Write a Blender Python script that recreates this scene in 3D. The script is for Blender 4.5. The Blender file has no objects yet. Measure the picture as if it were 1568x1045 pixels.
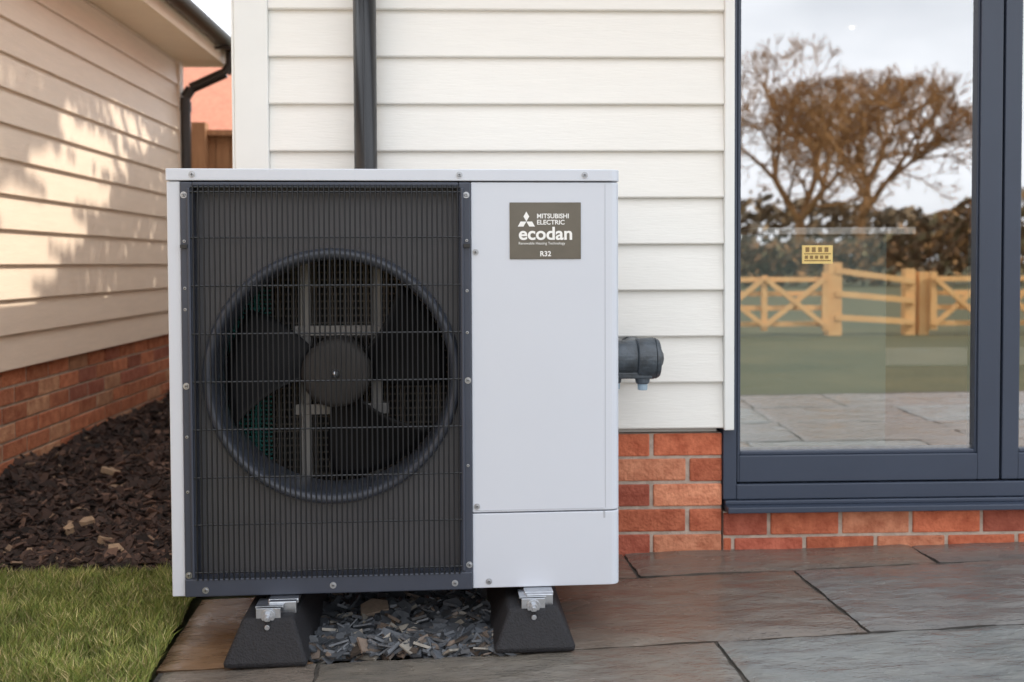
import bpy, math, random
from mathutils import Vector, Matrix, noise
random.seed(7)
R=random.random
def U(a,b): return a+(b-a)*R()
sc=bpy.context.scene
COL=sc.collection

# ---------------------------------------------------------------- mesh builder
class MB:
    def __init__(s): s.v=[];s.f=[];s.c=[];s.m=[]
    def add(s,vs,fs,col=(1,1,1),mi=0,M=None):
        o=len(s.v)
        if M is not None: vs=[M@Vector(p) for p in vs]
        s.v.extend([tuple(p) for p in vs])
        for f in fs:
            s.f.append(tuple(i+o for i in f)); s.c.append(col); s.m.append(mi)
    def box(s,x0,x1,y0,y1,z0,z1,col=(1,1,1),mi=0,M=None):
        vs=[(x0,y0,z0),(x1,y0,z0),(x1,y1,z0),(x0,y1,z0),(x0,y0,z1),(x1,y0,z1),(x1,y1,z1),(x0,y1,z1)]
        fs=[(0,3,2,1),(4,5,6,7),(0,1,5,4),(1,2,6,5),(2,3,7,6),(3,0,4,7)]
        s.add(vs,fs,col,mi,M)
    def tube(s,p0,p1,r0,r1=None,n=12,col=(1,1,1),mi=0,caps=True):
        if r1 is None: r1=r0
        p0=Vector(p0);p1=Vector(p1);d=(p1-p0)
        if d.length<1e-6: return
        q=d.normalized().to_track_quat('Z','Y')
        vs=[]
        for p,r in ((p0,r0),(p1,r1)):
            for i in range(n):
                a=2*math.pi*i/n
                vs.append(p+q@Vector((r*math.cos(a),r*math.sin(a),0)))
        fs=[(i,(i+1)%n,n+(i+1)%n,n+i) for i in range(n)]
        if caps: fs+= [tuple(range(n-1,-1,-1)),tuple(range(n,2*n))]
        s.add(vs,fs,col,mi)
    def path(s,pts,r,n=12,col=(1,1,1),mi=0):
        for a,b in zip(pts[:-1],pts[1:]): s.tube(a,b,r,r,n,col,mi)
    def prism(s,poly,z0,z1,col=(1,1,1),mi=0,M=None):
        n=len(poly)
        vs=[(p[0],p[1],z0) for p in poly]+[(p[0],p[1],z1) for p in poly]
        fs=[(i,(i+1)%n,n+(i+1)%n,n+i) for i in range(n)]+[tuple(range(n-1,-1,-1)),tuple(range(n,2*n))]
        s.add(vs,fs,col,mi,M)
    def lathe(s,prof,c,n=64,col=(1,1,1),mi=0):
        vs=[];k=len(prof)
        for i in range(n):
            a=2*math.pi*i/n
            for r,y in prof: vs.append((c[0]+r*math.cos(a),c[1]+y,c[2]+r*math.sin(a)))
        fs=[]
        for i in range(n):
            j=(i+1)%n
            for t in range(k-1): fs.append((i*k+t,i*k+t+1,j*k+t+1,j*k+t))
        s.add(vs,fs,col,mi)
    def build(s,name,mats,parent=None,bevel=0,smooth=False,seg=2):
        me=bpy.data.meshes.new(name); me.from_pydata(s.v,[],s.f)
        if not isinstance(mats,(list,tuple)): mats=[mats]
        for m in mats: me.materials.append(m)
        me.polygons.foreach_set('material_index',s.m)
        ca=me.color_attributes.new(name='Col',type='FLOAT_COLOR',domain='CORNER')
        arr=[]
        for f,c in zip(s.f,s.c): arr.extend((c[0],c[1],c[2],1.0)*len(f))
        ca.data.foreach_set('color',arr)
        if smooth: me.polygons.foreach_set('use_smooth',[True]*len(me.polygons))
        me.update()
        ob=bpy.data.objects.new(name,me); COL.objects.link(ob)
        if parent: ob.parent=parent
        if bevel:
            b=ob.modifiers.new('bevel','BEVEL'); b.width=bevel; b.segments=seg; b.limit_method='ANGLE'; b.angle_limit=math.radians(40)
        return ob
def empty(name,loc=(0,0,0),rz=0):
    e=bpy.data.objects.new(name,None); e.location=loc; e.rotation_euler=(0,0,rz); e.empty_display_size=.1
    COL.objects.link(e); return e

# ---------------------------------------------------------------- materials
def mat(name,col,rough=.5,metal=0,var=0.0,scale=8,bump=0,bscale=40,bdist=.01,stretch=(1,1,1),attr=False,col2=None,rvar=0,spec=.5,coat=0,fine=0):
    m=bpy.data.materials.new(name); m.use_nodes=True
    nt=m.node_tree; N=nt.nodes; L=nt.links
    b=N['Principled BSDF']
    b.inputs['Roughness'].default_value=rough; b.inputs['Metallic'].default_value=metal
    b.inputs['Specular IOR Level'].default_value=spec
    b.inputs['Coat Weight'].default_value=coat
    tc=N.new('ShaderNodeTexCoord'); mp=N.new('ShaderNodeMapping'); mp.inputs['Scale'].default_value=stretch
    L.new(tc.outputs['Object'],mp.inputs['Vector'])
    no=N.new('ShaderNodeTexNoise'); no.inputs['Scale'].default_value=scale; no.inputs['Detail'].default_value=7; no.inputs['Roughness'].default_value=.65
    L.new(mp.outputs[0],no.inputs['Vector'])
    rmp=N.new('ShaderNodeMapRange'); rmp.inputs['From Min'].default_value=.3; rmp.inputs['From Max'].default_value=.7
    L.new(no.outputs['Fac'],rmp.inputs['Value'])
    mx=N.new('ShaderNodeMix'); mx.data_type='RGBA'
    if col2 is None:
        a=[c*(1-var) for c in col]; d=[min(1,c*(1+var)) for c in col]
    else: a=col; d=col2
    mx.inputs[6].default_value=(*a,1); mx.inputs[7].default_value=(*d,1)
    L.new(rmp.outputs[0],mx.inputs[0])
    out=mx.outputs[2]
    if attr:
        at=N.new('ShaderNodeVertexColor'); at.layer_name='Col'
        m2=N.new('ShaderNodeMix'); m2.data_type='RGBA'; m2.blend_type='MULTIPLY'; m2.inputs[0].default_value=1
        L.new(out,m2.inputs[6]); L.new(at.outputs[0],m2.inputs[7]); out=m2.outputs[2]
    L.new(out,b.inputs['Base Color'])
    if rvar:
        r2=N.new('ShaderNodeMapRange'); r2.inputs['From Min'].default_value=.38; r2.inputs['From Max'].default_value=.62
        r2.inputs['To Min'].default_value=max(0.05,rough-rvar); r2.inputs['To Max'].default_value=min(1,rough+rvar)
        n3=N.new('ShaderNodeTexNoise'); n3.inputs['Scale'].default_value=scale*.5; n3.inputs['Detail'].default_value=5
        L.new(mp.outputs[0],n3.inputs['Vector']); L.new(n3.outputs['Fac'],r2.inputs['Value']); L.new(r2.outputs[0],b.inputs['Roughness'])
    if bump:
        n2=N.new('ShaderNodeTexNoise'); n2.inputs['Scale'].default_value=bscale; n2.inputs['Detail'].default_value=5
        L.new(mp.outputs[0],n2.inputs['Vector'])
        bp=N.new('ShaderNodeBump'); bp.inputs['Strength'].default_value=bump; bp.inputs['Distance'].default_value=bdist
        L.new(n2.outputs['Fac'],bp.inputs['Height'])
        last=bp
        if fine:
            n4=N.new('ShaderNodeTexNoise'); n4.inputs['Scale'].default_value=fine; n4.inputs['Detail'].default_value=4
            L.new(mp.outputs[0],n4.inputs['Vector'])
            bq=N.new('ShaderNodeBump'); bq.inputs['Strength'].default_value=.5; bq.inputs['Distance'].default_value=.004
            L.new(n4.outputs['Fac'],bq.inputs['Height']); L.new(bp.outputs[0],bq.inputs['Normal']); last=bq
        L.new(last.outputs[0],b.inputs['Normal'])
    return m

M_side=mat('white_cladding_paint',(.84,.815,.76),.42,var=.02,scale=5,bump=.22,bscale=26,bdist=.004,stretch=(1,1,9))
M_sideL=mat('cream_cladding_paint',(.80,.65,.52),.5,var=.05,scale=5,bump=.35,bscale=26,bdist=.004,stretch=(1,1,9))
M_trim=mat('white_trim_paint',(.82,.82,.79),.4,var=.02,scale=5)
M_brick=mat('red_brick',(.62,.46,.42),.85,col2=(1.14,1.25,1.35),scale=20,bump=.8,bscale=90,bdist=.008,attr=True)
M_mortar=mat('mortar',(.46,.37,.30),.95,var=.25,scale=30,bump=.6,bscale=150,bdist=.004)
M_unit=mat('unit_white_powdercoat',(.60,.635,.70),.33,var=.01,scale=3,bump=.05,bscale=500,bdist=.0005)
M_frame=mat('unit_dark_plastic',(.040,.048,.070),.42,var=.08,scale=12)
M_panel=mat('fan_panel_grey',(.085,.084,.092),.40,var=.1,scale=6)
M_wire=mat('grille_wire_black',(.008,.009,.012),.35)
M_blade=mat('fan_blade_black',(.006,.006,.007),.6,spec=.25)
M_hub=mat('fan_hub_grey',(.046,.042,.040),.6,var=.15,scale=20,spec=.3)
M_inner=mat('unit_inner_dark',(.03,.027,.025),.7,var=.3,scale=10)
M_fin=mat('coil_fins',(.20,.17,.14),.5,metal=.4,var=.2,scale=20)
M_teal=mat('coil_teal',(.05,.27,.24),.5,metal=.2,var=.3,scale=30)
M_steel=mat('galvanised_steel',(.50,.52,.55),.3,metal=1,var=.15,scale=40,bump=.1,bscale=100,bdist=.001)
M_screw=mat('screw_zinc',(.45,.46,.48),.35,metal=.9,var=.1)
M_slot=mat('screw_slot',(.02,.02,.02),.6)
M_badge=mat('badge_taupe',(.15,.135,.11),.35,metal=.5,var=.08,scale=15)
M_text=mat('badge_print',(.85,.85,.83),.5)
M_rub=mat('recycled_rubber',(.009,.009,.012),.7,var=.5,scale=120,bump=.9,bscale=220,bdist=.004)
M_pipe=mat('downpipe_black',(.016,.017,.020),.28,var=.1,scale=8)
M_pipeL=mat('downpipe_brown_black',(.028,.02,.017),.35,var=.1,scale=8)
M_pinsul=mat('pipe_insulation',(.045,.058,.072),.40,var=.65,scale=22,bump=.6,bscale=35,bdist=.008,spec=.7)
M_grey=mat('window_frame_slate',(.042,.055,.085),.38,var=.05,scale=5)
M_slab=mat('sandstone_slab',(.70,.69,.68),.21,col2=(1.12,1.06,1.0),scale=7,attr=True,rvar=.14,bump=.6,bscale=5,bdist=.025,stretch=(1,2.4,1),spec=.9,fine=60)
M_joint=mat('paving_joint',(.075,.065,.055),.9,var=.3,scale=60,bump=.5,bscale=120)
M_slate=mat('slate_chips',(.7,.7,.7),.5,col2=(1.2,1.2,1.2),scale=60,attr=True,bump=.4,bscale=80,bdist=.003)
M_soil=mat('mulch_soil',(.016,.009,.006),.95,col2=(.042,.024,.015),scale=40,bump=1,bscale=60,bdist=.02)
M_bark=mat('bark_chips',(.7,.7,.7),.85,col2=(1.25,1.2,1.1),scale=60,attr=True,bump=.4,bscale=90,bdist=.004)
M_lawn=mat('lawn_thatch',(.085,.09,.03),.95,col2=(.15,.14,.055),scale=25,bump=.8,bscale=90,bdist=.01)
M_field=mat('field_grass',(.045,.055,.022),.95,col2=(.10,.09,.038),scale=.8,bump=.4,bscale=8,bdist=.05)
M_blade2=mat('grass_blades',(.9,.9,.9),.6,col2=(1.1,1.1,1.0),scale=10,attr=True,spec=.3)
M_tile=mat('roof_tiles',(.36,.13,.08),.85,col2=(.5,.2,.12),scale=9,bump=.6,bscale=14,bdist=.03)
M_fence=mat('fence_timber',(.26,.12,.05),.8,col2=(.4,.2,.09),scale=7,stretch=(6,6,.7),bump=.3,bscale=20)
M_rail=mat('paddock_timber',(.66,.36,.14),.8,col2=(.80,.50,.22),scale=4,bump=.3,bscale=20)
M_barktree=mat('tree_bark',(.20,.10,.035),.9,col2=(.46,.25,.10),scale=1.5)
M_leafH=mat('hedge_leaf',(.8,.8,.8),.8,attr=True,var=.2)
M_room=mat('room_wall_paint',(.60,.44,.31),.8,var=.05)
M_floor=mat('room_floor_oak',(.50,.36,.25),.4,var=.15,scale=6,stretch=(1,6,1))
M_isl=mat('island_sage_paint',(.20,.27,.25),.5,var=.03)
M_top=mat('worktop_white',(.92,.91,.87),.3,var=.02)
M_soffit=mat('soffit_paint',(.88,.73,.54),.5,var=.03)
M_label=mat('label_gold',(.75,.55,.2),.45,var=.08,scale=60)
M_ink=mat('label_ink',(.25,.15,.05),.6)
M_lime=mat('concrete_render',(.5,.48,.44),.9,var=.1)
M_brown=mat('sofa_brown',(.28,.18,.11),.9,var=.15)
em=bpy.data.materials.new('downlight_lens'); em.use_nodes=True
em.node_tree.nodes['Principled BSDF'].inputs['Emission Color'].default_value=(1,.9,.75,1)
em.node_tree.nodes['Principled BSDF'].inputs['Emission Strength'].default_value=4
g=bpy.data.materials.new('coated_glass'); g.use_nodes=True; nt=g.node_tree; nt.nodes.clear()
o=nt.nodes.new('ShaderNodeOutputMaterial'); mx=nt.nodes.new('ShaderNodeMixShader'); tr=nt.nodes.new('ShaderNodeBsdfTransparent'); gl=nt.nodes.new('ShaderNodeBsdfGlossy')
tr.inputs[0].default_value=(.97,.97,.96,1); gl.inputs[0].default_value=(1,1,1,1); gl.inputs['Roughness'].default_value=.0
mx.inputs[0].default_value=.45
nt.links.new(tr.outputs[0],mx.inputs[1]); nt.links.new(gl.outputs[0],mx.inputs[2]); nt.links.new(mx.outputs[0],o.inputs[0])
M_glass=g

# ---------------------------------------------------------------- light
EL=math.radians(50); AZ=math.radians(60)
Ls=Vector((math.cos(EL)*math.sin(AZ),math.cos(EL)*math.cos(AZ),math.sin(EL)))
w=bpy.data.worlds.new('World'); sc.world=w; w.use_nodes=True
nt=w.node_tree; N=nt.nodes; L=nt.links
sky=N.new('ShaderNodeTexSky'); sky.sky_type='NISHITA'; sky.sun_disc=False
sky.sun_elevation=EL; sky.sun_rotation=AZ; sky.dust_density=3.0
tc=N.new('ShaderNodeTexCoord'); mp=N.new('ShaderNodeMapping'); mp.inputs['Scale'].default_value=(1,1,2.6)
cn=N.new('ShaderNodeTexNoise'); cn.inputs['Scale'].default_value=2.2; cn.inputs['Detail'].default_value=7; cn.inputs['Roughness'].default_value=.55
mr=N.new('ShaderNodeMapRange'); mr.inputs['From Min'].default_value=.36; mr.inputs['From Max'].default_value=.62; mr.inputs['To Min'].default_value=.66; mr.inputs['To Max'].default_value=1
mxx=N.new('ShaderNodeMix'); mxx.data_type='RGBA'; mxx.inputs[7].default_value=(14.6,15.1,15.9,1)
L.new(tc.outputs['Generated'],mp.inputs[0]); L.new(mp.outputs[0],cn.inputs['Vector']); L.new(cn.outputs['Fac'],mr.inputs['Value']); L.new(mr.outputs[0],mxx.inputs[0])
L.new(sky.outputs[0],mxx.inputs[6])
bg=N['Background']; bg.inputs[1].default_value=.15; L.new(mxx.outputs[2],bg.inputs[0])
sun=bpy.data.lights.new('sun','SUN'); sun.energy=5; sun.angle=math.radians(.3); sun.color=(1,.92,.80)
so=bpy.data.objects.new('sun',sun); so.rotation_euler=Ls.to_track_quat('Z','Y').to_euler(); so.location=(5,5,9); COL.objects.link(so)
sc.view_settings.view_transform='Standard'; sc.view_settings.look='None'; sc.view_settings.exposure=0

# ---------------------------------------------------------------- camera
cam=bpy.data.cameras.new('camera'); co=bpy.data.objects.new('camera',cam); COL.objects.link(co); sc.camera=co
cam.sensor_width=36; cam.lens=35; cam.shift_y=-.047; cam.clip_start=.05; cam.clip_end=2000
co.matrix_world=Matrix.Translation((0,-3.05,.90))@Matrix.Rotation(math.radians(-2),4,'Z')@Matrix.Rotation(math.radians(88.3),4,'X')@Matrix.Rotation(math.radians(-.25),4,'Z')
cam.dof.use_dof=True; cam.dof.focus_distance=2.42; cam.dof.aperture_fstop=3.0

# ---------------------------------------------------------------- helpers: cladding + bricks
def boards(mb,x0,x1,z0,z1,pitch=.1415,M=None):
    z=z0
    while z<z1-.01:
        full=z+pitch+.004<=z1
        zt=min(z+pitch+.004,z1)
        prof=[(-.0265,z+.0015),(-.028,z+.005),(-.012-(.0 if full else .004),zt),(0,zt),(0,z+.0),(-.020,z)]
        vs=[(x0,y,zz) for y,zz in prof]+[(x1,y,zz) for y,zz in prof]
        n=len(prof)
        fs=[(i,n+i,n+(i+1)%n,(i+1)%n) for i in range(n)]+[tuple(range(n)),tuple(range(2*n-1,n-1,-1))]
        mb.add(vs,fs,(1,1,1),0,M); z+=pitch
def bricks(mb,mm,x0,x1,z0,nc,M=None,pal=None,ch=.075,start=0,th=.1):
    for r in range(nc):
        x=x1; first=True
        while x>x0+.01:
            L=.215 if not(first and (r+start)%2==1) else .1025
            xa=max(x0,x-L)
            k=U(.8,1.2); t=R()
            base=pal or (.60,.165,.075)
            if t<.12: c=(base[0]*.75,base[1]*.7,base[2]*.85)
            elif t<.3: c=(base[0]*1.08,base[1]*1.5,base[2]*1.7)
            else: c=base
            dy=U(-.002,.002); q1=U(0,.002)
            mb.box(xa+q1,x-U(0,.002),dy,th,z0+r*ch+.005+U(-.0012,.0012),z0+(r+1)*ch-.005+U(-.0012,.0012),tuple(q*k for q in c),0,M)
            x=xa-.010; first=False
    mm.box(x0,x1-.002,.005,th-.004,z0+.001,z0+nc*ch-.003,(1,1,1),0,M)

# ---------------------------------------------------------------- main house
H=empty('white_clad_house')
D=4.1; EZ=2.25; XR=3.6
mb=MB()
boards(mb,-.621,.7545,.39,EZ)
boards(mb,.786,2.62,2.12,EZ,pitch=.126)
boards(mb,2.65,XR,.39,EZ)
mb.build('front_cladding',M_side,H)
mb=MB()
Mside=Matrix.Translation((-.70,0,0))@Matrix.Rotation(math.radians(-90),4,'Z')
boards(mb,-D,-.03,.39,EZ,M=Mside)
mb.build('side_cladding',M_side,H)
mb=MB()
mb.box(-.722,-.6215,-.034,.0,.385,EZ,(1,1,1)); mb.box(-.731,-.7225,-.030,.09,.385,EZ)
mb.box(.755,.7855,-.036,.0,.385,EZ); mb.box(2.62,2.65,-.036,0,.385,EZ)
mb.build('corner_trim',M_trim,H,bevel=.003)
mb=MB(); mm=MB()
bricks(mb,mm,-.70,.757,-.018,5,ch=.0785)
bricks(mb,mm,.762,XR,-.035,2,start=1,ch=.081)
Mb=Matrix.Translation((-.70,0,0))@Matrix.Rotation(math.radians(-90),4,'Z')
bricks(mb,mm,-D,-.0,.0,5,M=Mb)
mb.build('brick_plinth',M_brick,H,bevel=.004)
mm.build('plinth_mortar',M_mortar,H)
mb=MB()
mb.box(-.69,.74,.004,.25,.376,EZ); mb.box(-.69,-.44,.25,D,.376,EZ); mb.box(-.44,XR,D-.2,D,.0,EZ); mb.box(XR-.2,XR-.003,.11,D-.2,.0,EZ)
mb.box(2.62,XR-.2,.004,.2,.376,EZ); mb.box(.74,2.62,.004,.2,2.125,EZ)
mb.build('wall_core',M_lime,H)
mb=MB()
mb.box(.70,XR-.2,.12,D-.2,.10,.12,mi=1); mb.box(-.4,.70,.25,D-.2,.10,.12,mi=1)
mb.box(-.44,-.41,.25,D-.2,.12,2.2); mb.box(-.41,XR-.2,D-.23,D-.2,.12,2.2); mb.box(XR-.23,XR-.2,.2,D-.23,.12,2.2)
mb.box(-.44,XR-.2,.2,D-.2,2.20,2.22,mi=0)
mb.build('room_shell',[M_room,M_floor],H)
mb=MB()
mb.box(.80,1.500,.55,1.25,.12,1.0,mi=0); mb.box(1.02,1.600,.53,1.27,1.0,1.026,mi=1)
mb.build('kitchen_island',[M_isl,M_top],H,bevel=.003)
mb=MB(); mb.box(1.75,3.1,1.65,2.3,.12,.40,mi=0); mb.box(1.73,3.12,1.63,2.32,.40,.49,mi=1); mb.build('window_seat',[M_brown,M_top],H,bevel=.01)
mb=MB(); mb.tube((2.08,2.43,2.19),(2.08,2.43,2.2),.010,.010,20); mb.build('downlight',em,H)
mb=MB()
x0,x1,y0,y1=-.80,XR+.2,-.25,D+.2; zr=EZ+.03; h=(y1-y0)/2; t=math.tan(math.radians(35)); zt=zr+h*t
ym=(y0+y1)/2
xa=x0+h; xb=x1-h
if xb<xa: xa=xb=(x0+x1)/2
vs=[(x0,y0,zr),(x1,y0,zr),(x1,y1,zr),(x0,y1,zr),(xa,ym,zt),(xb,ym,zt)]
mb.add(vs,[(0,1,5,4),(2,3,4,5),(3,0,4),(1,2,5)])
mb.build('roof',M_tile,H)
mb=MB(); mb.box(x0+.01,x1-.01,y0+.01,y1-.01,EZ+.002,EZ+.025); mb.build('soffit',M_trim,H)
mb=MB(); mb.tube((x0,y0-.05,EZ+.01),(x1,y0-.05,EZ+.01),.055,.055,16); mb.build('gutter',M_pipe,H)

mb=MB()
mb.tube((-.327,-.085,.0),(-.327,-.085,2.24),.034,.034,28)
for z in (.55,1.9): mb.tube((-.327,-.085,z),(-.327,-.085,z+.07),.038,.038,28); mb.box(-.375,-.279,-.06,-.027,z+.02,z+.05)
mb.box(-.3295,-.3245,-.121,-.118,.05,2.2)
o_=mb.build('downpipe',M_pipe,H)
for p in o_.data.polygons: p.use_smooth=len(p.vertices)==4 and p.area>.005

# ---------------------------------------------------------------- patio door
Dr=empty('glazed_patio_door')
mb=MB()
mb.box(.758,.800,-.010,.09,.165,2.12)
mb.box(.800,2.585,-.010,.09,2.07,2.12); mb.box(2.585,2.62,-.010,.09,.165,2.12)
mb.box(.800,2.585,-.012,.09,.165,.212)
def sash(xa,xb,zb,zt,l,r,b,tt):
    mb.box(xa,xa+l,-.004,.07,zb,zt); mb.box(xb-r,xb,-.004,.07,zb,zt)
    mb.box(xa+l,xb-r,-.004,.07,zb,zb+b); mb.box(xa+l,xb-r,-.004,.07,zt-tt,zt)
    mb.box(xa+l,xa+l+.006,.004,.03,zb+b,zt-tt); mb.box(xb-r-.006,xb-r,.004,.03,zb+b,zt-tt)
    mb.box(xa+l+.006,xb-r-.006,.004,.03,zb+b,zb+b+.012)
sash(.803,1.632,.217,2.066,.0065,.070,.083,.05)
sash(1.640,2.582,.217,2.066,.052,.07,.083,.05)
mb.build('frame',M_grey,Dr,bevel=.003)
mb=MB(); mb.box(.763,2.66,-.055,.10,.132,.150); mb.box(.763,2.66,-.020,.10,.150,.163); mb.build('sill',M_grey,Dr,bevel=.003)
mb=MB()
mb.add([(.81,.022,.30),(1.565,.022,.30),(1.565,.022,2.02),(.81,.022,2.02)],[(0,1,2,3)])
mb.add([(1.69,.022,.30),(2.515,.022,.30),(2.515,.022,2.02),(1.69,.022,2.02)],[(0,1,2,3)])
mb.build('glass_panes',M_glass,Dr)
mb=MB(); mb.box(.815,1.56,.021,.024,.312,.322); mb.build('spacer',M_steel,Dr)
mb=MB()
mb.box(1.012,1.108,.0185,.0205,.895,.952)
mb.box(1.018,1.102,.0175,.0184,.924,.927,mi=1); mb.box(1.018,1.102,.0175,.0184,.903,.906,mi=1)
for i in range(4): mb.box(1.022+i*.02,1.034+i*.02,.0175,.0184,.931,.946,mi=1)
for i in range(5): mb.box(1.02+i*.016,1.03+i*.016,.0175,.0184,.910,.920,mi=1)
mb.build('glazing_label',[M_label,M_ink],Dr)

# ---------------------------------------------------------------- left house
LH=empty('cream_clad_house')
LX=-1.94; Y0=-5.0; Y1=3.55; LZ=2.21
mb=MB()
ML=Matrix.Translation((LX,0,0))@Matrix.Rotation(math.radians(90),4,'Z')
boards(mb,Y0,.93,.47,LZ,M=ML,pitch=.144); boards(mb,.932,Y1-.09,.47,LZ,M=ML,pitch=.144)
mb.build('side_cladding',M_sideL,LH)
mb=MB(); mb.box(LX-.1,LX+.034,Y1-.09,Y1,.465,LZ); mb.build('corner_trim',M_sideL,LH,bevel=.003)
mb=MB(); mm=MB(); bricks(mb,mm,Y0,Y1-.01,-.055,7,M=ML,pal=(.54,.20,.095))
mb.build('brick_plinth',M_brick,LH,bevel=.003); mm.build('plinth_mortar',M_mortar,LH)
mb=MB(); mb.box(LX-5,LX-.004,Y0,Y1-.004,.465,LZ); mb.box(LX-5,LX-.1,Y0,Y1-.02,-.05,.47); mb.build('wall_core',M_lime,LH)
mb=MB()
mb.box(LX-.02,-1.66,Y0-.2,Y1+.12,LZ,LZ+.02); mb.box(-1.66,-1.64,Y0-.2,Y1+.12,LZ-.005,LZ+.14)
mb.box(LX-5,LX-.02,Y1-.02,Y1+.12,LZ,LZ+.02)
mb.build('soffit_fascia',M_soffit,LH)
mb=MB()
n=10; gp=[]
for i in range(n+1):
    a=math.pi+math.pi*i/n; gp.append((-1.585+.055*math.cos(a),LZ+.115+.055*math.sin(a)))
vs=[(x,Y0-.2,z) for x,z in gp]+[(x,Y1+.14,z) for x,z in gp]
mb.add(vs,[(i,i+1,n+2+i,n+1+i) for i in range(n)]+[tuple(range(n+1)),tuple(range(n+1,2*n+2))])
for yy in (0.6,2.0,3.3): mb.box(-1.66,-1.52,yy,yy+.03,LZ+.045,LZ+.06)
yp=Y1-.06
mb.path([(-1.585,yp,LZ+.07),(-1.585,yp,LZ-.02),(-1.62,yp,LZ-.07),(-1.84,yp,LZ-.17),(-1.88,yp,LZ-.23),(-1.88,yp,.02)],.034,16)
for z in (LZ-.32,1.3,.5): mb.tube((-1.88,yp,z),(-1.88,yp,z+.06),.039,.039,16)
mb.build('gutter_and_downpipe',M_pipeL,LH)
mb=MB(); mb.add([(-1.60,Y0-.2,LZ+.15),(-1.60,Y1+.15,LZ+.15),(-4.6,Y1+.15,LZ+2.0),(-4.6,Y0-.2,LZ+2.0)],[(0,1,2,3)])
mb.add([(-1.62,Y1+.12,LZ+.02),(-1.62,Y1+.12,LZ+.14),(-4.6,Y1+.12,LZ+1.95),(-4.6,Y1+.12,LZ+.02)],[(0,1,2,3)])
mb.build('roof',M_tile,LH)

# ---------------------------------------------------------------- rear fence, far house
mb=MB()
x=-3.2
while x<-.45:
    mb.box(x,x+.11,4.50,4.515+U(0,.004),.0,1.86,tuple([U(.8,1.1)]*3)); x+=.104
mb.box(-3.2,-.45,4.46,4.50,.4,.48); mb.box(-3.2,-.45,4.46,4.50,1.3,1.38); mb.box(-3.2,-.45,4.44,4.56,1.86,1.90)
mb.box(-2.10,-2.0,4.40,4.50,0,1.95)
mb.build('closeboard_fence',M_fence)
FH=empty('brick_house')
mb=MB(); mb.box(-12,-4.2,14,22,0,2.5); mb.build('walls',mat('far_brick',(.4,.16,.1),.9,var=.15,scale=6),FH)
mb=MB(); mb.add([(-12.3,13.7,2.4),(-3.9,13.7,2.4),(-3.9,18,5.3),(-12.3,18,5.3),(-3.9,22.3,2.4),(-12.3,22.3,2.4)],[(0,1,2,3),(3,2,4,5)])
mb.build('roof',M_tile,FH)
mb=MB(); 
mb.add([(-6.2,13.5,4.05),(-6.2,16.3,4.1),(-4.9,13.5,2.5),(-4.9,13.6,2.5),(-7.5,13.5,2.5)],[(0,2,3,1),(0,1,4)])
mb.build('porch_roof',M_tile,FH)
mb=MB()
for a,b in (((-6.2,13.42,4.1),(-4.9,13.42,2.5)),((-6.2,13.42,4.1),(-7.5,13.42,2.5))): mb.tube(a,b,.07,.07,4)
mb.build('bargeboard',M_lime,FH)

# ---------------------------------------------------------------- heat pump
HP=empty('heat_pump_unit',(-.725,-.690,.115),math.radians(2.14))
W=1.071;HH=1.01;DP=.46
def rr(x0,x1,y0,y1,r,rl=0.003,n=8):
    pts=[(x0,y1)]
    for i in range(n+1):
        a=math.pi+ (math.pi/2)*i/n; pts.append((x0+rl+rl*math.cos(a),y0+rl+rl*math.sin(a)))
    for i in range(n+1):
        a=-math.pi/2+(math.pi/2)*i/n; pts.append((x1-r+r*math.cos(a),y0+r+r*math.sin(a)))
    pts.append((x1,y1)); return pts
mb=MB()
mb.prism(rr(-.001,W+.001,-.004,DP,.026),.982,HH)
mb.prism(rr(.0,.031,.0,DP,.002),.0,.980)
mb.prism(rr(.711,W,.0,DP,.024),.184,.979)
mb.prism(rr(.711,W,.0,DP,.024),.0,.181)
mb.box(.02,.712,DP-.01,DP,.0,.98)
mb.build('casing',M_unit,HP,bevel=.0025)
mb=MB(); mb.box(1.0345,1.0355,-.0006,.001,.19,.975); mb.box(.716,1.03,-.0006,.001,.1885,.1895); mb.box(1.030,1.0345,-.0008,.001,.165,.181)
mb.build('panel_crease',mat('crease_groove',(.42,.44,.48),.6),HP)
mb=MB()
mb.box(.0315,.060,-.006,.034,.030,.9785); mb.box(.682,.7105,-.006,.034,.030,.9785)
mb.box(.0315,.7105,-.009,.034,.0,.043); mb.box(.060,.682,-.006,.034,.968,.9785)
mb.box(.048,.056,-.012,.0,.045,.965); mb.box(.686,.694,-.012,.0,.045,.965)
mb.box(.03,.71,.03,DP-.02,.001,.02)
mb.build('grille_frame',M_frame,HP,bevel=.003)
C=(.378,.515); RO=.287
mb=MB(); X0,X1,Z0,Z1=.058,.684,.042,.969
inn=[];out=[];n=128
angs=sorted([2*math.pi*i/n for i in range(n)]+[math.atan2(z-C[1],x-C[0])%(2*math.pi) for x in(X0,X1) for z in (Z0,Z1)])
for a in angs:
    c,s_=math.cos(a),math.sin(a)
    tt=min([((X1 if c>0 else X0)-C[0])/c if abs(c)>1e-9 else 9, ((Z1 if s_>0 else Z0)-C[1])/s_ if abs(s_)>1e-9 else 9])
    inn.append((C[0]+RO*c,.034,C[1]+RO*s_)); out.append((C[0]+tt*c,.034,C[1]+tt*s_))
k=len(angs)
mb.add(inn+out,[(i,(i+1)%k,k+(i+1)%k,k+i) for i in range(k)])
mb.build('fan_panel',M_panel,HP)
mb=MB()
mb.lathe([(.309,.034),(.306,.018),(.300,.010),(.292,.009),(.284,.016),(.281,.03),(.281,.16),(.288,.18)],(C[0],0,C[1]),128)
mb.build('bellmouth_ring',mat('ring_plastic',(.065,.073,.095),.30),HP,smooth=True)
mb=MB()
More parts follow.
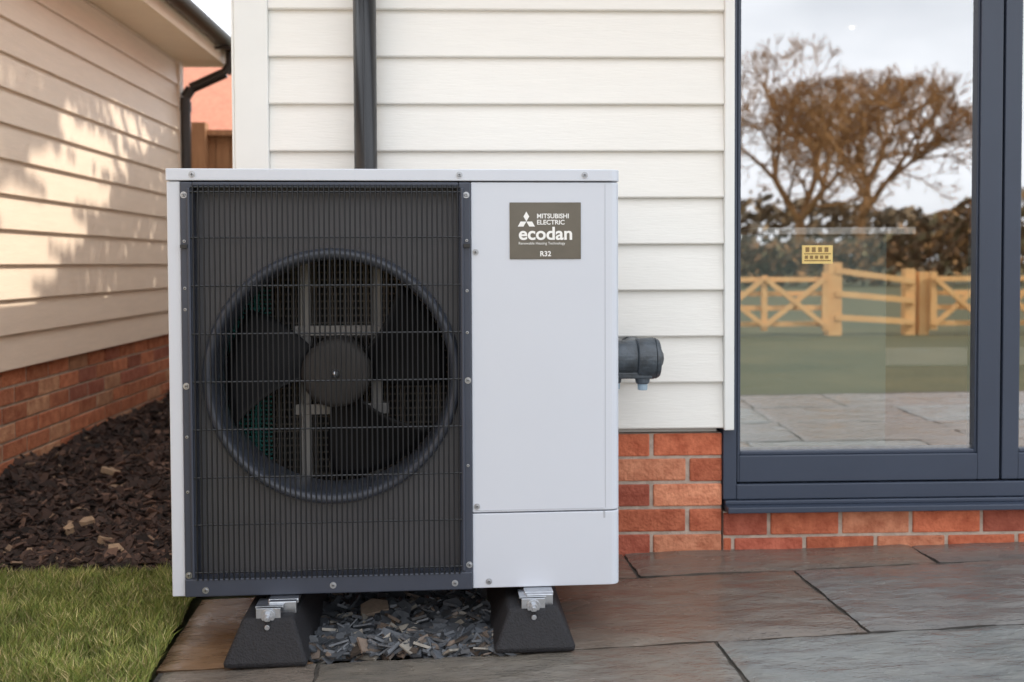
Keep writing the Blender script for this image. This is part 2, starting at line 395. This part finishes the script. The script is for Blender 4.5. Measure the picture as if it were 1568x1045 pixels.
mb.box(.032,.036,.035,.44,.02,.975); mb.box(.70,.705,.035,.44,.02,.975); mb.box(.036,.70,.036,.44,.968,.972); mb.box(.036,.70,.432,.436,.02,.97)
mb.build('inner_cavity',M_inner,HP)
mb=MB()
x=.05
while x<.70: mb.box(x,x+.0035,.405,.412,.03,.965); x+=.011
z=.04
while z<.96: mb.box(.05,.70,.401,.405,z,z+.004); z+=.02
mb.build('coil_grid',M_fin,HP)
mb=MB()
for i in range(12):
    mb.box(.045,.049,.20+i*.018,.204+i*.018,.05,.95)
z=.05
while z<.95: mb.box(.040,.052,.19,.42,z,z+.006); z+=.016
z=.22
while z<.80: mb.box(.07,.18,.345,.355,z,z+.004); z+=.012
for i in range(10): mb.box(.07+i*.011,.073+i*.011,.34,.35,.2,.8)
mb.build('coil_side',M_teal,HP)
mb=MB()
for xx in (C[0]-.085,C[0]+.095):
    mb.box(xx-.011,xx+.011,.205,.24,.05,.96); mb.box(xx-.014,xx-.009,.195,.205,.05,.96)
mb.box(C[0]-.115,C[0]+.125,.200,.235,C[1]-.118,C[1]-.09); mb.box(C[0]-.115,C[0]+.125,.200,.235,C[1]+.085,C[1]+.112)
mb.tube((C[0],.19,C[1]),(C[0],.3,C[1]),.075,.075,32)
mb.build('motor_bracket',mat('bracket_grey',(.24,.23,.22),.5,metal=.3,var=.1),HP,bevel=.002)
mb=MB()
mb.lathe([(.0001,.085),(.03,.085),(.07,.088),(.082,.094),(.086,.105),(.088,.19),(.0001,.19)],(C[0],0,C[1]),64)
mb.build('fan_hub',M_hub,HP,smooth=True)
mb=MB(); mb.lathe([(.0001,.070),(.006,.072),(.010,.078),(.012,.086)],(C[0],0,C[1]),24); mb.build('fan_shaft_nut',M_steel,HP,smooth=True)
mb=MB()
for a0 in (12,164,286):
    nr,na=10,16
    vs=[]
    for i in range(nr+1):
        fr=i/nr; r=.082+(.273-.082)*fr
        sweep=math.radians(16)*fr**1.3
        half=math.radians(26+10*fr-5*fr*fr)
        for j in range(na+1):
            fa=j/na*2-1
            a=math.radians(a0)+sweep+half*fa*(1-.12*fr*fa)
            y=.135-.045*fa*(.6+.4*fr)+.012*math.cos(fa*math.pi/2)
            vs.append((C[0]+r*math.cos(a),y,C[1]+r*math.sin(a)))
    fs=[(i*(na+1)+j,i*(na+1)+j+1,(i+1)*(na+1)+j+1,(i+1)*(na+1)+j) for i in range(nr) for j in range(na)]
    mb.add(vs,fs)
ob=mb.build('fan_blades',M_blade,HP,smooth=True)
sd=ob.modifiers.new('s','SOLIDIFY'); sd.thickness=.004
mb=MB()
nw=52
for i in range(nw):
    xx=.0625+i*(.6795-.0625)/(nw-1); mb.tube((xx,-.011,.040),(xx,-.011,.972),.0020,.0020,6)
for z in (.058,.171,.283,.396,.509,.622,.735,.848,.955,.966): mb.tube((.056,-.0085,z),(.686,-.0085,z),.0022,.0022,6)
mb.build('wire_grille',M_wire,HP)
mb=MB()
def screw(x,z,y=-.006,r=.0062):
    mb.tube((x,y,z),(x,y-.0015,z),r*1.25,r*1.25,20,mi=0); mb.tube((x,y-.0015,z),(x,y-.004,z),r*.85,r*.6,16,mi=0)
    mb.box(x-r*.5,x+r*.5,y-.0044,y-.0038,z-.0007,z+.0007,mi=1); mb.box(x-.0007,x+.0007,y-.0045,y-.0038,z-r*.5,z+r*.5,mi=1)
for x,z in ((.041,.948),(.041,.50),(.041,.052),(.700,.948),(.702,.505),(.703,.06)): screw(x,z,-.006)
for x,z in ((.041,.84),(.041,.68),(.041,.73),(.701,.84),(.701,.72),(.701,.3),(.041,.25),(.701,.62),(.041,.38)): screw(x,z,-.006,.0028)
for x,z in ((.08,.016),(.378,.02),(.668,.017)): screw(x,z,-.009)
for x,z in ((.722,.812),(.722,.199),(.75,.016)): screw(x,z,0,.006)
for x,z in ((.06,.996),(.684,.996),(.985,.996)): screw(x,z,-.004)
for x,z in ((.701,.828),(.041,.828)): mb.box(x-.008,x+.008,-.014,-.006,z-.004,z+.004,mi=1)
mb.build('screws',[M_screw,M_slot],HP)
mb=MB(); mb.box(.804,.976,-.0025,.0,.795,.931); mb.build('badge_plate',M_badge,HP,bevel=.001)
def text(s,x,z,size,name,sp=1.0,align='LEFT',bold=0,sx=1):
    c=bpy.data.curves.new(name,'FONT'); c.body=s; c.size=size; c.space_character=sp; c.align_x=align; c.offset=bold; c.extrude=.0002
    c.materials.append(M_text); t=bpy.data.objects.new(name,c); t.parent=HP; t.location=(x,-.0032,z); t.rotation_euler=(math.pi/2,0,0); t.scale=(sx,1,1); COL.objects.link(t)
text('MITSUBISHI',.869,.893,.0155,'badge_maker_text',bold=.0003)
text('ELECTRIC',.869,.878,.0155,'badge_maker_text_2',bold=.0003)
text('ecodan',.825,.842,.043,'badge_wordmark',bold=.0010,sx=1.05)
text('Renewable Heating Technology',.825,.830,.0088,'badge_strapline')
text('R32',.890,.802,.017,'badge_refrigerant',align='CENTER',bold=.0004)
mb=MB()
def rh(cx,cz,a,L,wd):
    d=Vector((math.cos(a),0,math.sin(a))); p=Vector((-d.z,0,d.x)); c=Vector((cx,-.0035,cz))
    mb.add([c,c+d*L/2+p*wd/2,c+d*L,c+d*L/2-p*wd/2],[(0,3,2,1)])
for a in (90,210,330): rh(.844,.885,math.radians(a),.024,.0139)
mb.build('badge_logo',M_text,HP)
mb=MB()
for xx in (.265,.868):
    mb.box(xx-.035,xx+.035,-.035,.46,-.012,-.001)
    mb.box(xx-.032,xx+.032,-.052,-.035,-.030,.0-.0015)
mb.build('base_brackets',M_steel,HP,bevel=.002)

# ---------------------------------------------------------------- rubber feet
def foot(cx,yf,rz,z0):
    F=empty('rubber_foot',(cx,yf,z0),rz)
    mb=MB(); L=.60; h=.088-z0
    b=[(-.094,0),(.094,0),(.094,L),(-.094,L)]; t=[(-.058,.045),(.058,.045),(.058,L-.05),(-.058,L-.05)]
    bb=[(x*1.0,y,0.014) for x,y in b]
    vs=[(x,y,.001) for x,y in b]+bb+[(x,y,h) for x,y in t]
    fs=[(3,2,1,0)]+[(i,(i+1)%4,4+(i+1)%4,4+i) for i in range(4)]+[(4+i,4+(i+1)%4,8+(i+1)%4,8+i) for i in range(4)]+[(8,9,10,11)]
    mb.add(vs,fs); mb.build('block',M_rub,F,bevel=.009,seg=3)
    mb=MB()
    mb.box(-.021,.021,.05,L-.06,h,h+.003); mb.box(-.021,-.018,.05,L-.06,h+.003,h+.016); mb.box(.018,.021,.05,L-.06,h+.003,h+.016)
    mb.box(-.032,.032,.062,.12,h+.0165,h+.021)
    mb.box(-.028,.028,.048,.0535,h-.010,h+.021)
    mb.tube((0,.058,h-.018),(0,.030,h-.018),.006,.006,16)
    mb.tube((0,.047,h+.004),(0,.043,h+.004),.016,.016,24); mb.tube((0,.043,h+.004),(0,.033,h+.004),.0105,.0105,6); mb.tube((0,.033,h+.004),(0,.022,h+.004),.0055,.0055,12)
    mb.tube((-.012,.040,h-.028),(-.012,.052,h-.028),.009,.009,6); mb.tube((.012,.040,h-.025),(.012,.052,h-.025),.009,.009,6)
    mb.box(-.02,.02,.036,.050,h-.036,h-.018)
    mb.build('channel_and_bolts',M_steel,F,bevel=.0008)
foot(-.483,-.812,math.radians(2),-.013); foot(.130,-.775,math.radians(2),-.004)

# ---------------------------------------------------------------- insulated pipe
PI=empty('insulated_pipe')
mb=MB()
def bend(pts,r,nm,mt):
    cu=bpy.data.curves.new(nm,'CURVE'); cu.dimensions='3D'; sp=cu.splines.new('NURBS'); sp.points.add(len(pts)-1)
    for i,p in enumerate(pts): sp.points[i].co=(*p,1)
    sp.use_endpoint_u=True; sp.order_u=3; cu.bevel_depth=r; cu.bevel_resolution=8; cu.resolution_u=12; cu.use_fill_caps=True
    cu.materials.append(mt); ob=bpy.data.objects.new(nm,cu); COL.objects.link(ob); ob.parent=PI
bend([(.33,-.36,.640),(.40,-.36,.640),(.462,-.36,.640),(.470,-.33,.638),(.470,-.25,.635),(.470,-.01,.63)],.044,'pipe_run',M_pinsul)
mb.tube((.335,-.36,.64),(.358,-.36,.64),.053,.053,32); mb.tube((.362,-.36,.64),(.432,-.36,.641),.049,.050,32)
mb.tube((.430,-.36,.64),(.480,-.36,.64),.055,.057,32); mb.tube((.480,-.36,.64),(.494,-.36,.64),.057,.050,32)
mb.tube((.372,-.37,.60),(.372,-.37,.574),.020,.016,20); mb.tube((.447,-.37,.60),(.447,-.37,.572),.023,.018,20)
mb.box(.362,.470,-.395,-.345,.588,.606)
mb.build('valve_body',M_pinsul,PI,bevel=.004)
mb=MB(); mb.tube((.372,-.37,.574),(.372,-.37,.558),.014,.013,16); mb.tube((.447,-.37,.572),(.447,-.37,.555),.014,.013,16)
mb.build('drain_caps',mat('cap_blue_grey',(.32,.42,.5),.4),PI,bevel=.002)

# ---------------------------------------------------------------- ground, paving
mb=MB(); mb.add([(-400,-400,-.06),(400,-400,-.06),(400,400,-.06),(-400,400,-.06)],[(0,1,2,3)]); mb.build('ground',M_field)
PV=empty('stone_paving',(.55,-.72,0)); PV.rotation_euler=(0,math.radians(-.8),math.radians(3.3))
mb=MB()
def slab(u0,u1,v0,v1,c):
    j=.0045; nx=max(2,int((u1-u0)/.025)); ny=max(2,int((v1-v0)/.025))
    u0+=j;u1-=j;v0+=j;v1-=j
    vs=[];hz=U(-.0015,.0015); so=U(0,50)
    for a in range(ny+1):
        for b_ in range(nx+1):
            x=u0+(u1-u0)*b_/nx; y=v0+(v1-v0)*a/ny
            e=min(b_,nx-b_,a,ny-a)
            z=hz+.0045*noise.noise(Vector((x*3+so,y*7,0)))+.003*noise.noise(Vector((x*9+so,y*16,3)))
            if e==0: z-=.004; x+=U(-.002,.002) ; y+=U(-.002,.002)
            vs.append((x,y,z))
    fs=[(a*(nx+1)+b_,a*(nx+1)+b_+1,(a+1)*(nx+1)+b_+1,(a+1)*(nx+1)+b_) for a in range(ny) for b_ in range(nx)]
    mb.add(vs,fs,c)
    per=[b_ for b_ in range(nx+1)]+[a*(nx+1)+nx for a in range(1,ny+1)]+[ny*(nx+1)+b_ for b_ in range(nx-1,-1,-1)]+[a*(nx+1) for a in range(ny-1,0,-1)]
    pv=[vs[i] for i in per]; n=len(pv)
    mb.add(pv+[(p[0],p[1],-.022) for p in pv],[(i,n+i,n+(i+1)%n,(i+1)%n) for i in range(n)],tuple(q*.6 for q in c))
brn=(.150,.125,.105); gry=(.155,.152,.148); blu=(.175,.19,.19); wrm=(.17,.150,.132)
wet=(.20,.125,.075)
slab(-1.29,-.93,0,.495,wet); slab(-.46,.395,0,.495,brn); slab(.395,1.25,0,.495,gry); slab(1.25,2.1,0,.495,blu); slab(2.1,3.0,0,.495,gry)
slab(-.46,-.06,.495,.85,brn); slab(-.06,.84,.495,.82,wrm); slab(.84,1.70,.495,.80,gry); slab(1.7,2.6,.495,.8,wrm)
slab(-1.27,-.92,-.56,0,wrm); slab(-.92,.012,-.56,0,(.165,.155,.138)); slab(.012,.86,-.56,0,blu); slab(.86,1.7,-.56,0,gry); slab(1.7,2.6,-.56,0,wrm)
for r_ in range(4):
    u=-1.25
    v1=-.56-r_*.56
    while u<3.2:
        l=random.choice((.56,.85)); slab(u,u+l,v1-.56,v1,random.choice((brn,gry,blu,wrm))); u+=l
mb.build('slabs',M_slab,PV,smooth=True)
mb=MB(); mb.add([(-1.28,-2.9,-.009),(3.4,-2.9,-.009),(3.4,.65,-.009),(-.46,.85,-.009),(-.46,.0,-.009),(-.93,0,-.009),(-.93,.5,-.009),(-1.28,.5,-.009)],[(0,1,2,3,4,5,6,7)])
mb.build('jointing',M_joint,PV)

def chip(mb,c,size,th,col,flat=.5,elong=1.0):
    n=random.choice((4,5,6)); a0=U(0,6.28); poly=[]
    for i in range(n):
        a=a0+2*math.pi*i/n+U(-.3,.3); r=size*U(.6,1.1); poly.append((r*math.cos(a)*elong,r*math.sin(a)))
    M=Matrix.Translation(c)@Matrix.Rotation(U(0,6.28),4,'Z')@Matrix.Rotation(U(-flat,flat),4,'X')@Matrix.Rotation(U(-flat,flat),4,'Y')
    mb.prism(poly,-th/2,th/2,col,0,M)
mb=MB()
mb.add([(-.42,-.76,-.02),(.12,-.73,-.02),(.12,0,-.02),(-.42,0,-.02)],[(0,1,2,3)],(.05,.05,.05))
for i in range(2600):
    x=U(-.40,.10); y=-.745+.58*R()**1.3; 
    if y<-.81+.05*(x+.37)+.045: continue
    t=R(); k=U(.4,1.5)
    c=(.070*k,.077*k,.088*k) if t<.80 else ((.13*k,.10*k,.08*k) if t<.95 else (.24,.22,.19))
    z=-.008+U(-.012,.014)+.014*noise.noise(Vector((x*9,y*9,0)))
    chip(mb,(x,y,z),U(.007,.030),U(.003,.008),c,.6,1.4)
chip(mb,(-.27,-.50,.014),.045,.018,(.22,.17,.13),.2,1.2)
mb.build('slate_gravel',M_slate)

# mulch bed
mb=MB()
def mh(x,y):
    return -.005+.03*noise.noise(Vector((x*3,y*3,0)))+.022*noise.noise(Vector((x*8,y*8,5)))+ .04*max(0,min(1,(y+.1)/2.5)) + (.03*max(0,1-(x-LX)/.4))
gx,gy=60,180; vs=[]
for j in range(gy+1):
    for i in range(gx+1):
        x=LX+ (1.30)*i/gx; y=-.17+4.6*j/gy
        vs.append((x,y,mh(x,y)-.006))
mb.add(vs,[(j*(gx+1)+i,j*(gx+1)+i+1,(j+1)*(gx+1)+i+1,(j+1)*(gx+1)+i) for j in range(gy) for i in range(gx)])
mb.build('mulch_bed_soil',M_soil)
mb=MB()
for i in range(17000):
    y=-.17+3.9*R()**1.6; x=U(LX+.01,-.66)
    t=R(); k=U(.25,1.8)
    c=(.038*k,.021*k,.016*k) if t<.84 else ((.10*k,.058*k,.042*k) if t<.985 else (.28,.19,.13))
    chip(mb,(x,y,mh(x,y)+U(-.006,.014)),U(.005,.020)*(1+.25*y),U(.003,.007),c,.9,2.0)
for (x,y) in ((-1.32,.34),(-1.36,.30),(-1.22,.22),(-1.13,.05),(-1.55,1.2)):
    chip(mb,(x,y,mh(x,y)+.016),U(.026,.040),.02,(.34,.24,.16),.4,1.3)
mb.build('bark_mulch',M_bark)

# lawn
def edge(y): return -.795+ ( -.37-y)*.10+.012*noise.noise(Vector((0,y*14,0)))+.0
mb=MB()
ys=[-3.6+i*.05 for i in range(70)]
vs=[];
for y in ys: vs+= [(LX,y,-.004),(edge(y),y,-.004)]
mb.add(vs,[(2*i,2*i+1,2*i+3,2*i+2) for i in range(len(ys)-1)])
mb.build('lawn_base',M_lawn)
mb=MB()
def blade(x,y,h,wd,col):
    a=U(0,6.28); dx,dy=math.cos(a)*wd,math.sin(a)*wd; b=U(0,6.28); l=h*U(.15,.9); bx,by=math.cos(b)*l,math.sin(b)*l
    z=-.004
    mb.add([(x-dx,y-dy,z),(x+dx,y+dy,z),(x+dx*.7+bx*.4,y+dy*.7+by*.4,z+h*.6),(x-dx*.7+bx*.4,y-dy*.7+by*.4,z+h*.6),(x+bx,y+by,z+h)],[(0,1,2,3),(3,2,4)],col)
def lawn(n,y0,y1,x0,x1=None):
    for i in range(n):
        y=U(y0,y1); x=U(x0,edge(y)+.025)
        cl=noise.noise(Vector((x*11,y*11,2))); c2=noise.noise(Vector((x*28,y*28,7))); t=R()+c2*.2
        h=.026+.014*cl+.008*c2+U(0,.018)
        k=U(.7,1.4)*(1+.4*cl+.3*c2)
        if t<.58: c=(.16*k,.20*k,.045*k)
        elif t<.84: c=(.27*k,.27*k,.08*k)
        else: c=(.42*k,.35*k,.18*k)
        blade(x,y,h,U(.0008,.0019),c)
lawn(50000,-1.05,-.160,-1.6)
lawn(12000,-3.4,-1.05,-1.9)
lawn(5000,-1.05,-.160,-1.93)
mb.build('lawn_grass',M_blade2)

# ---------------------------------------------------------------- garden seen in the glass
mb=MB(); fy=-9.7; fz=0
def rail(x0,z0,x1,z1,w_=.09,th=.035,dy=0):
    d=math.hypot(x1-x0,z1-z0); a=math.atan2(z1-z0,x1-x0)
    M=Matrix.Translation((x0,fy+dy,z0+fz))@Matrix.Rotation(-a,4,'Y')
    mb.box(0,d,-th/2,th/2,-w_/2,w_/2,(1,1,1),0,M)
def post(x,h=1.05,s=.07): mb.box(x-s,x+s,fy-.09-s,fy-.09+s,-.1,h+fz)
def gate(xa,xb,n=2):
    for z in (.15,.40,.62,.84): rail(xa,z,xb,z,.075)
    for x in (xa,xb): mb.box(x-.045,x+.045,fy+.02,fy+.06,.05+fz,.95+fz)
    for q in range(n):
        a=xa+(xb-xa)*q/n; b=xa+(xb-xa)*(q+1)/n
        if q: mb.box(a-.04,a+.04,fy+.02,fy+.06,.05+fz,.9+fz)
        rail(a,.12,b,.86,.07,dy=.06); rail(b,.12,a,.86,.07,dy=.07)
gate(2.3,4.9,3)
post(5.06,1.10,.095); post(6.15,1.0)
rail(5.06,.98,6.2,.80); rail(5.06,.62,6.2,.50); rail(5.06,.25,6.2,.17)
post(6.35,.95); gate(6.45,8.0); post(8.1)
for x in range(9,22,2): post(x); 
for z in (.25,.55,.85): rail(8.3,z,21,z); rail(-14,z,2.3,z)
for x in range(-14,3,2): post(x)
mb.v=[(x*.92,y,z*.84-.03) for x,y,z in mb.v]
mb.build('paddock_fence',M_rail)

def tree(name,base,height,seed,spread=.5,levels=6,r0=.4):
    rnd=random.Random(seed); mb=MB()
    def grow(p,d,l,r,lv):
        q=p
        steps=2 if lv<levels-1 else 1
        dd=d
        for s in range(steps):
            dd=(dd+Vector((rnd.uniform(-1,1),rnd.uniform(-1,1),rnd.uniform(-.6,1)))*.13).normalized()
            q2=q+dd*l/steps; rr_=max(.016,r*(1-.22*(s+1)/steps))
            mb.tube(q,q2,max(.017,r*(1-.22*s/steps)),rr_,3 if lv>3 else 7,caps=False); q=q2
        if lv>=levels: return
        k=3 if lv<levels-1 else 4
        for i in range(k):
            a=rnd.uniform(0,6.28); t_=rnd.uniform(.35,.85)*spread*1.5
            x=dd.orthogonal().normalized(); y=dd.cross(x)
            nd=(dd*math.cos(t_)+(x*math.cos(a)+y*math.sin(a))*math.sin(t_)); nd.z+=.06; nd.normalize()
            grow(q,nd,l*rnd.uniform(.66,.86),r*.62,lv+1)
        if lv>0 and lv<levels-1:
            m=p+(q-p)*.5; a=rnd.uniform(0,6.28); x=dd.orthogonal().normalized(); y=dd.cross(x)
            nd=(dd*.5+(x*math.cos(a)+y*math.sin(a))*.85).normalized(); grow(m,nd,l*.6,r*.45,lv+2)
    grow(Vector(base),Vector((0,0,1)),height*.22,r0,0)
    return mb.build(name,M_barktree)
tree('bare_oak_tree',(16.2,-46,-.06),13.4,3,.68,7,.30)
tree('bare_oak_tree.001',(20.0,-48,-.06),14.6,14,.62,7,.30)
def scrub(name,x0,x1,y,hf,n,cols,seed,sz=.22,dep=3):
    rnd=random.Random(seed); mb=MB()
    for i in range(n):
        x=rnd.uniform(x0,x1); hmax=hf(x)*(1+.22*noise.noise(Vector((x*.45,seed,0)))+.15*noise.noise(Vector((x*1.7,seed,1))))
        z=hmax*rnd.random()**.7; yy=y+rnd.uniform(-dep/2,dep/2)*(1-.5*z/max(hmax,.1))
        c=rnd.choice(cols); k=rnd.uniform(.6,1.3); s=sz*rnd.uniform(.5,1.3)
        a=Vector((rnd.uniform(-1,1),rnd.uniform(-1,1),rnd.uniform(-1,1))).normalized(); b=a.orthogonal().normalized(); e=a.cross(b)
        p=Vector((x,yy,z))
        mb.add([p-b*s,p+e*s*.5,p+b*s,p-e*s*.5],[(0,1,2,3)],tuple(q*k for q in c))
    mb.build(name,M_leafH)
br=[(.22,.11,.04),(.34,.18,.065),(.12,.07,.03),(.15,.12,.05)]
scrub('hedgerow',-10,45,-36,lambda x: 1.6+2.4*max(0,min(1,(x-15)/7)),15000,br,1,.22)
scrub('distant_woodland',-60,90,-95,lambda x: 5.6+2*math.sin(x*.07),9000,[(.22,.15,.08),(.30,.20,.1),(.14,.11,.07)],2,.7,8)

# ---------------------------------------------------------------- unseen tree added behind the house, pierced to shape wall sun patches
P_=[(3.2,2.03,.18,.05),(3.28,1.80,.20,.07),(2.72,1.86,.14,.045),(2.52,1.63,.34,.065),(2.10,1.46,.42,.075),(1.75,1.27,.44,.082),(1.40,1.08,.46,.085),(1.2,.90,.36,.07),(1.08,.74,.24,.05)]  # sun patches wanted on the left wall, as ellipses
def hole(y,z):
    for a,b,ra,rb in P_:
        dy=y-a; dz=(z-b)+dy*.10
        if abs(dy/(ra+.04))**2.5+abs(dz/(rb+.033))**2.5<1: return True
    return False
mb=MB(); cnt=0
rnd=random.Random(5)
while cnt<14000:
    y=rnd.uniform(.2,4.3); z=rnd.uniform(-.3,2.9)
    cnt+=1
    if hole(y,z): continue
    p=Vector((LX,y,z))+Ls*((4.75-y)/Ls.y+rnd.uniform(0,.7))  # leaf set along the sun ray so it shades this wall point
    a=Vector((rnd.gauss(0,1),rnd.gauss(0,1),rnd.gauss(0,1))).normalized(); a=(a*.5+Ls).normalized(); b=a.orthogonal().normalized(); e=a.cross(b); k=rnd.uniform(.6,1.4); q=.034
    th=rnd.uniform(0,6.28); b,e=b*math.cos(th)+e*math.sin(th),e*math.cos(th)-b*math.sin(th)
    mb.add([p-b*q,p+e*q*.8,p+b*q,p-e*q*.8],[(0,1,2,3)],(.05*k,.08*k,.03*k))
T=empty('added_shade_tree'); mb.build('pierced_shade_leaves',M_leafH,T)
mb=MB(); mb.tube((2.0,5.6,-.06),(2.0,5.55,4.5),.22,.15,12); 
for a in range(10): mb.tube((2.0,5.55,2.5+a*.25),(-.6+a*.55,5.5,4.4+a*.75),.05,.015,6)
mb.build('shade_tree_trunk',M_barktree,T)
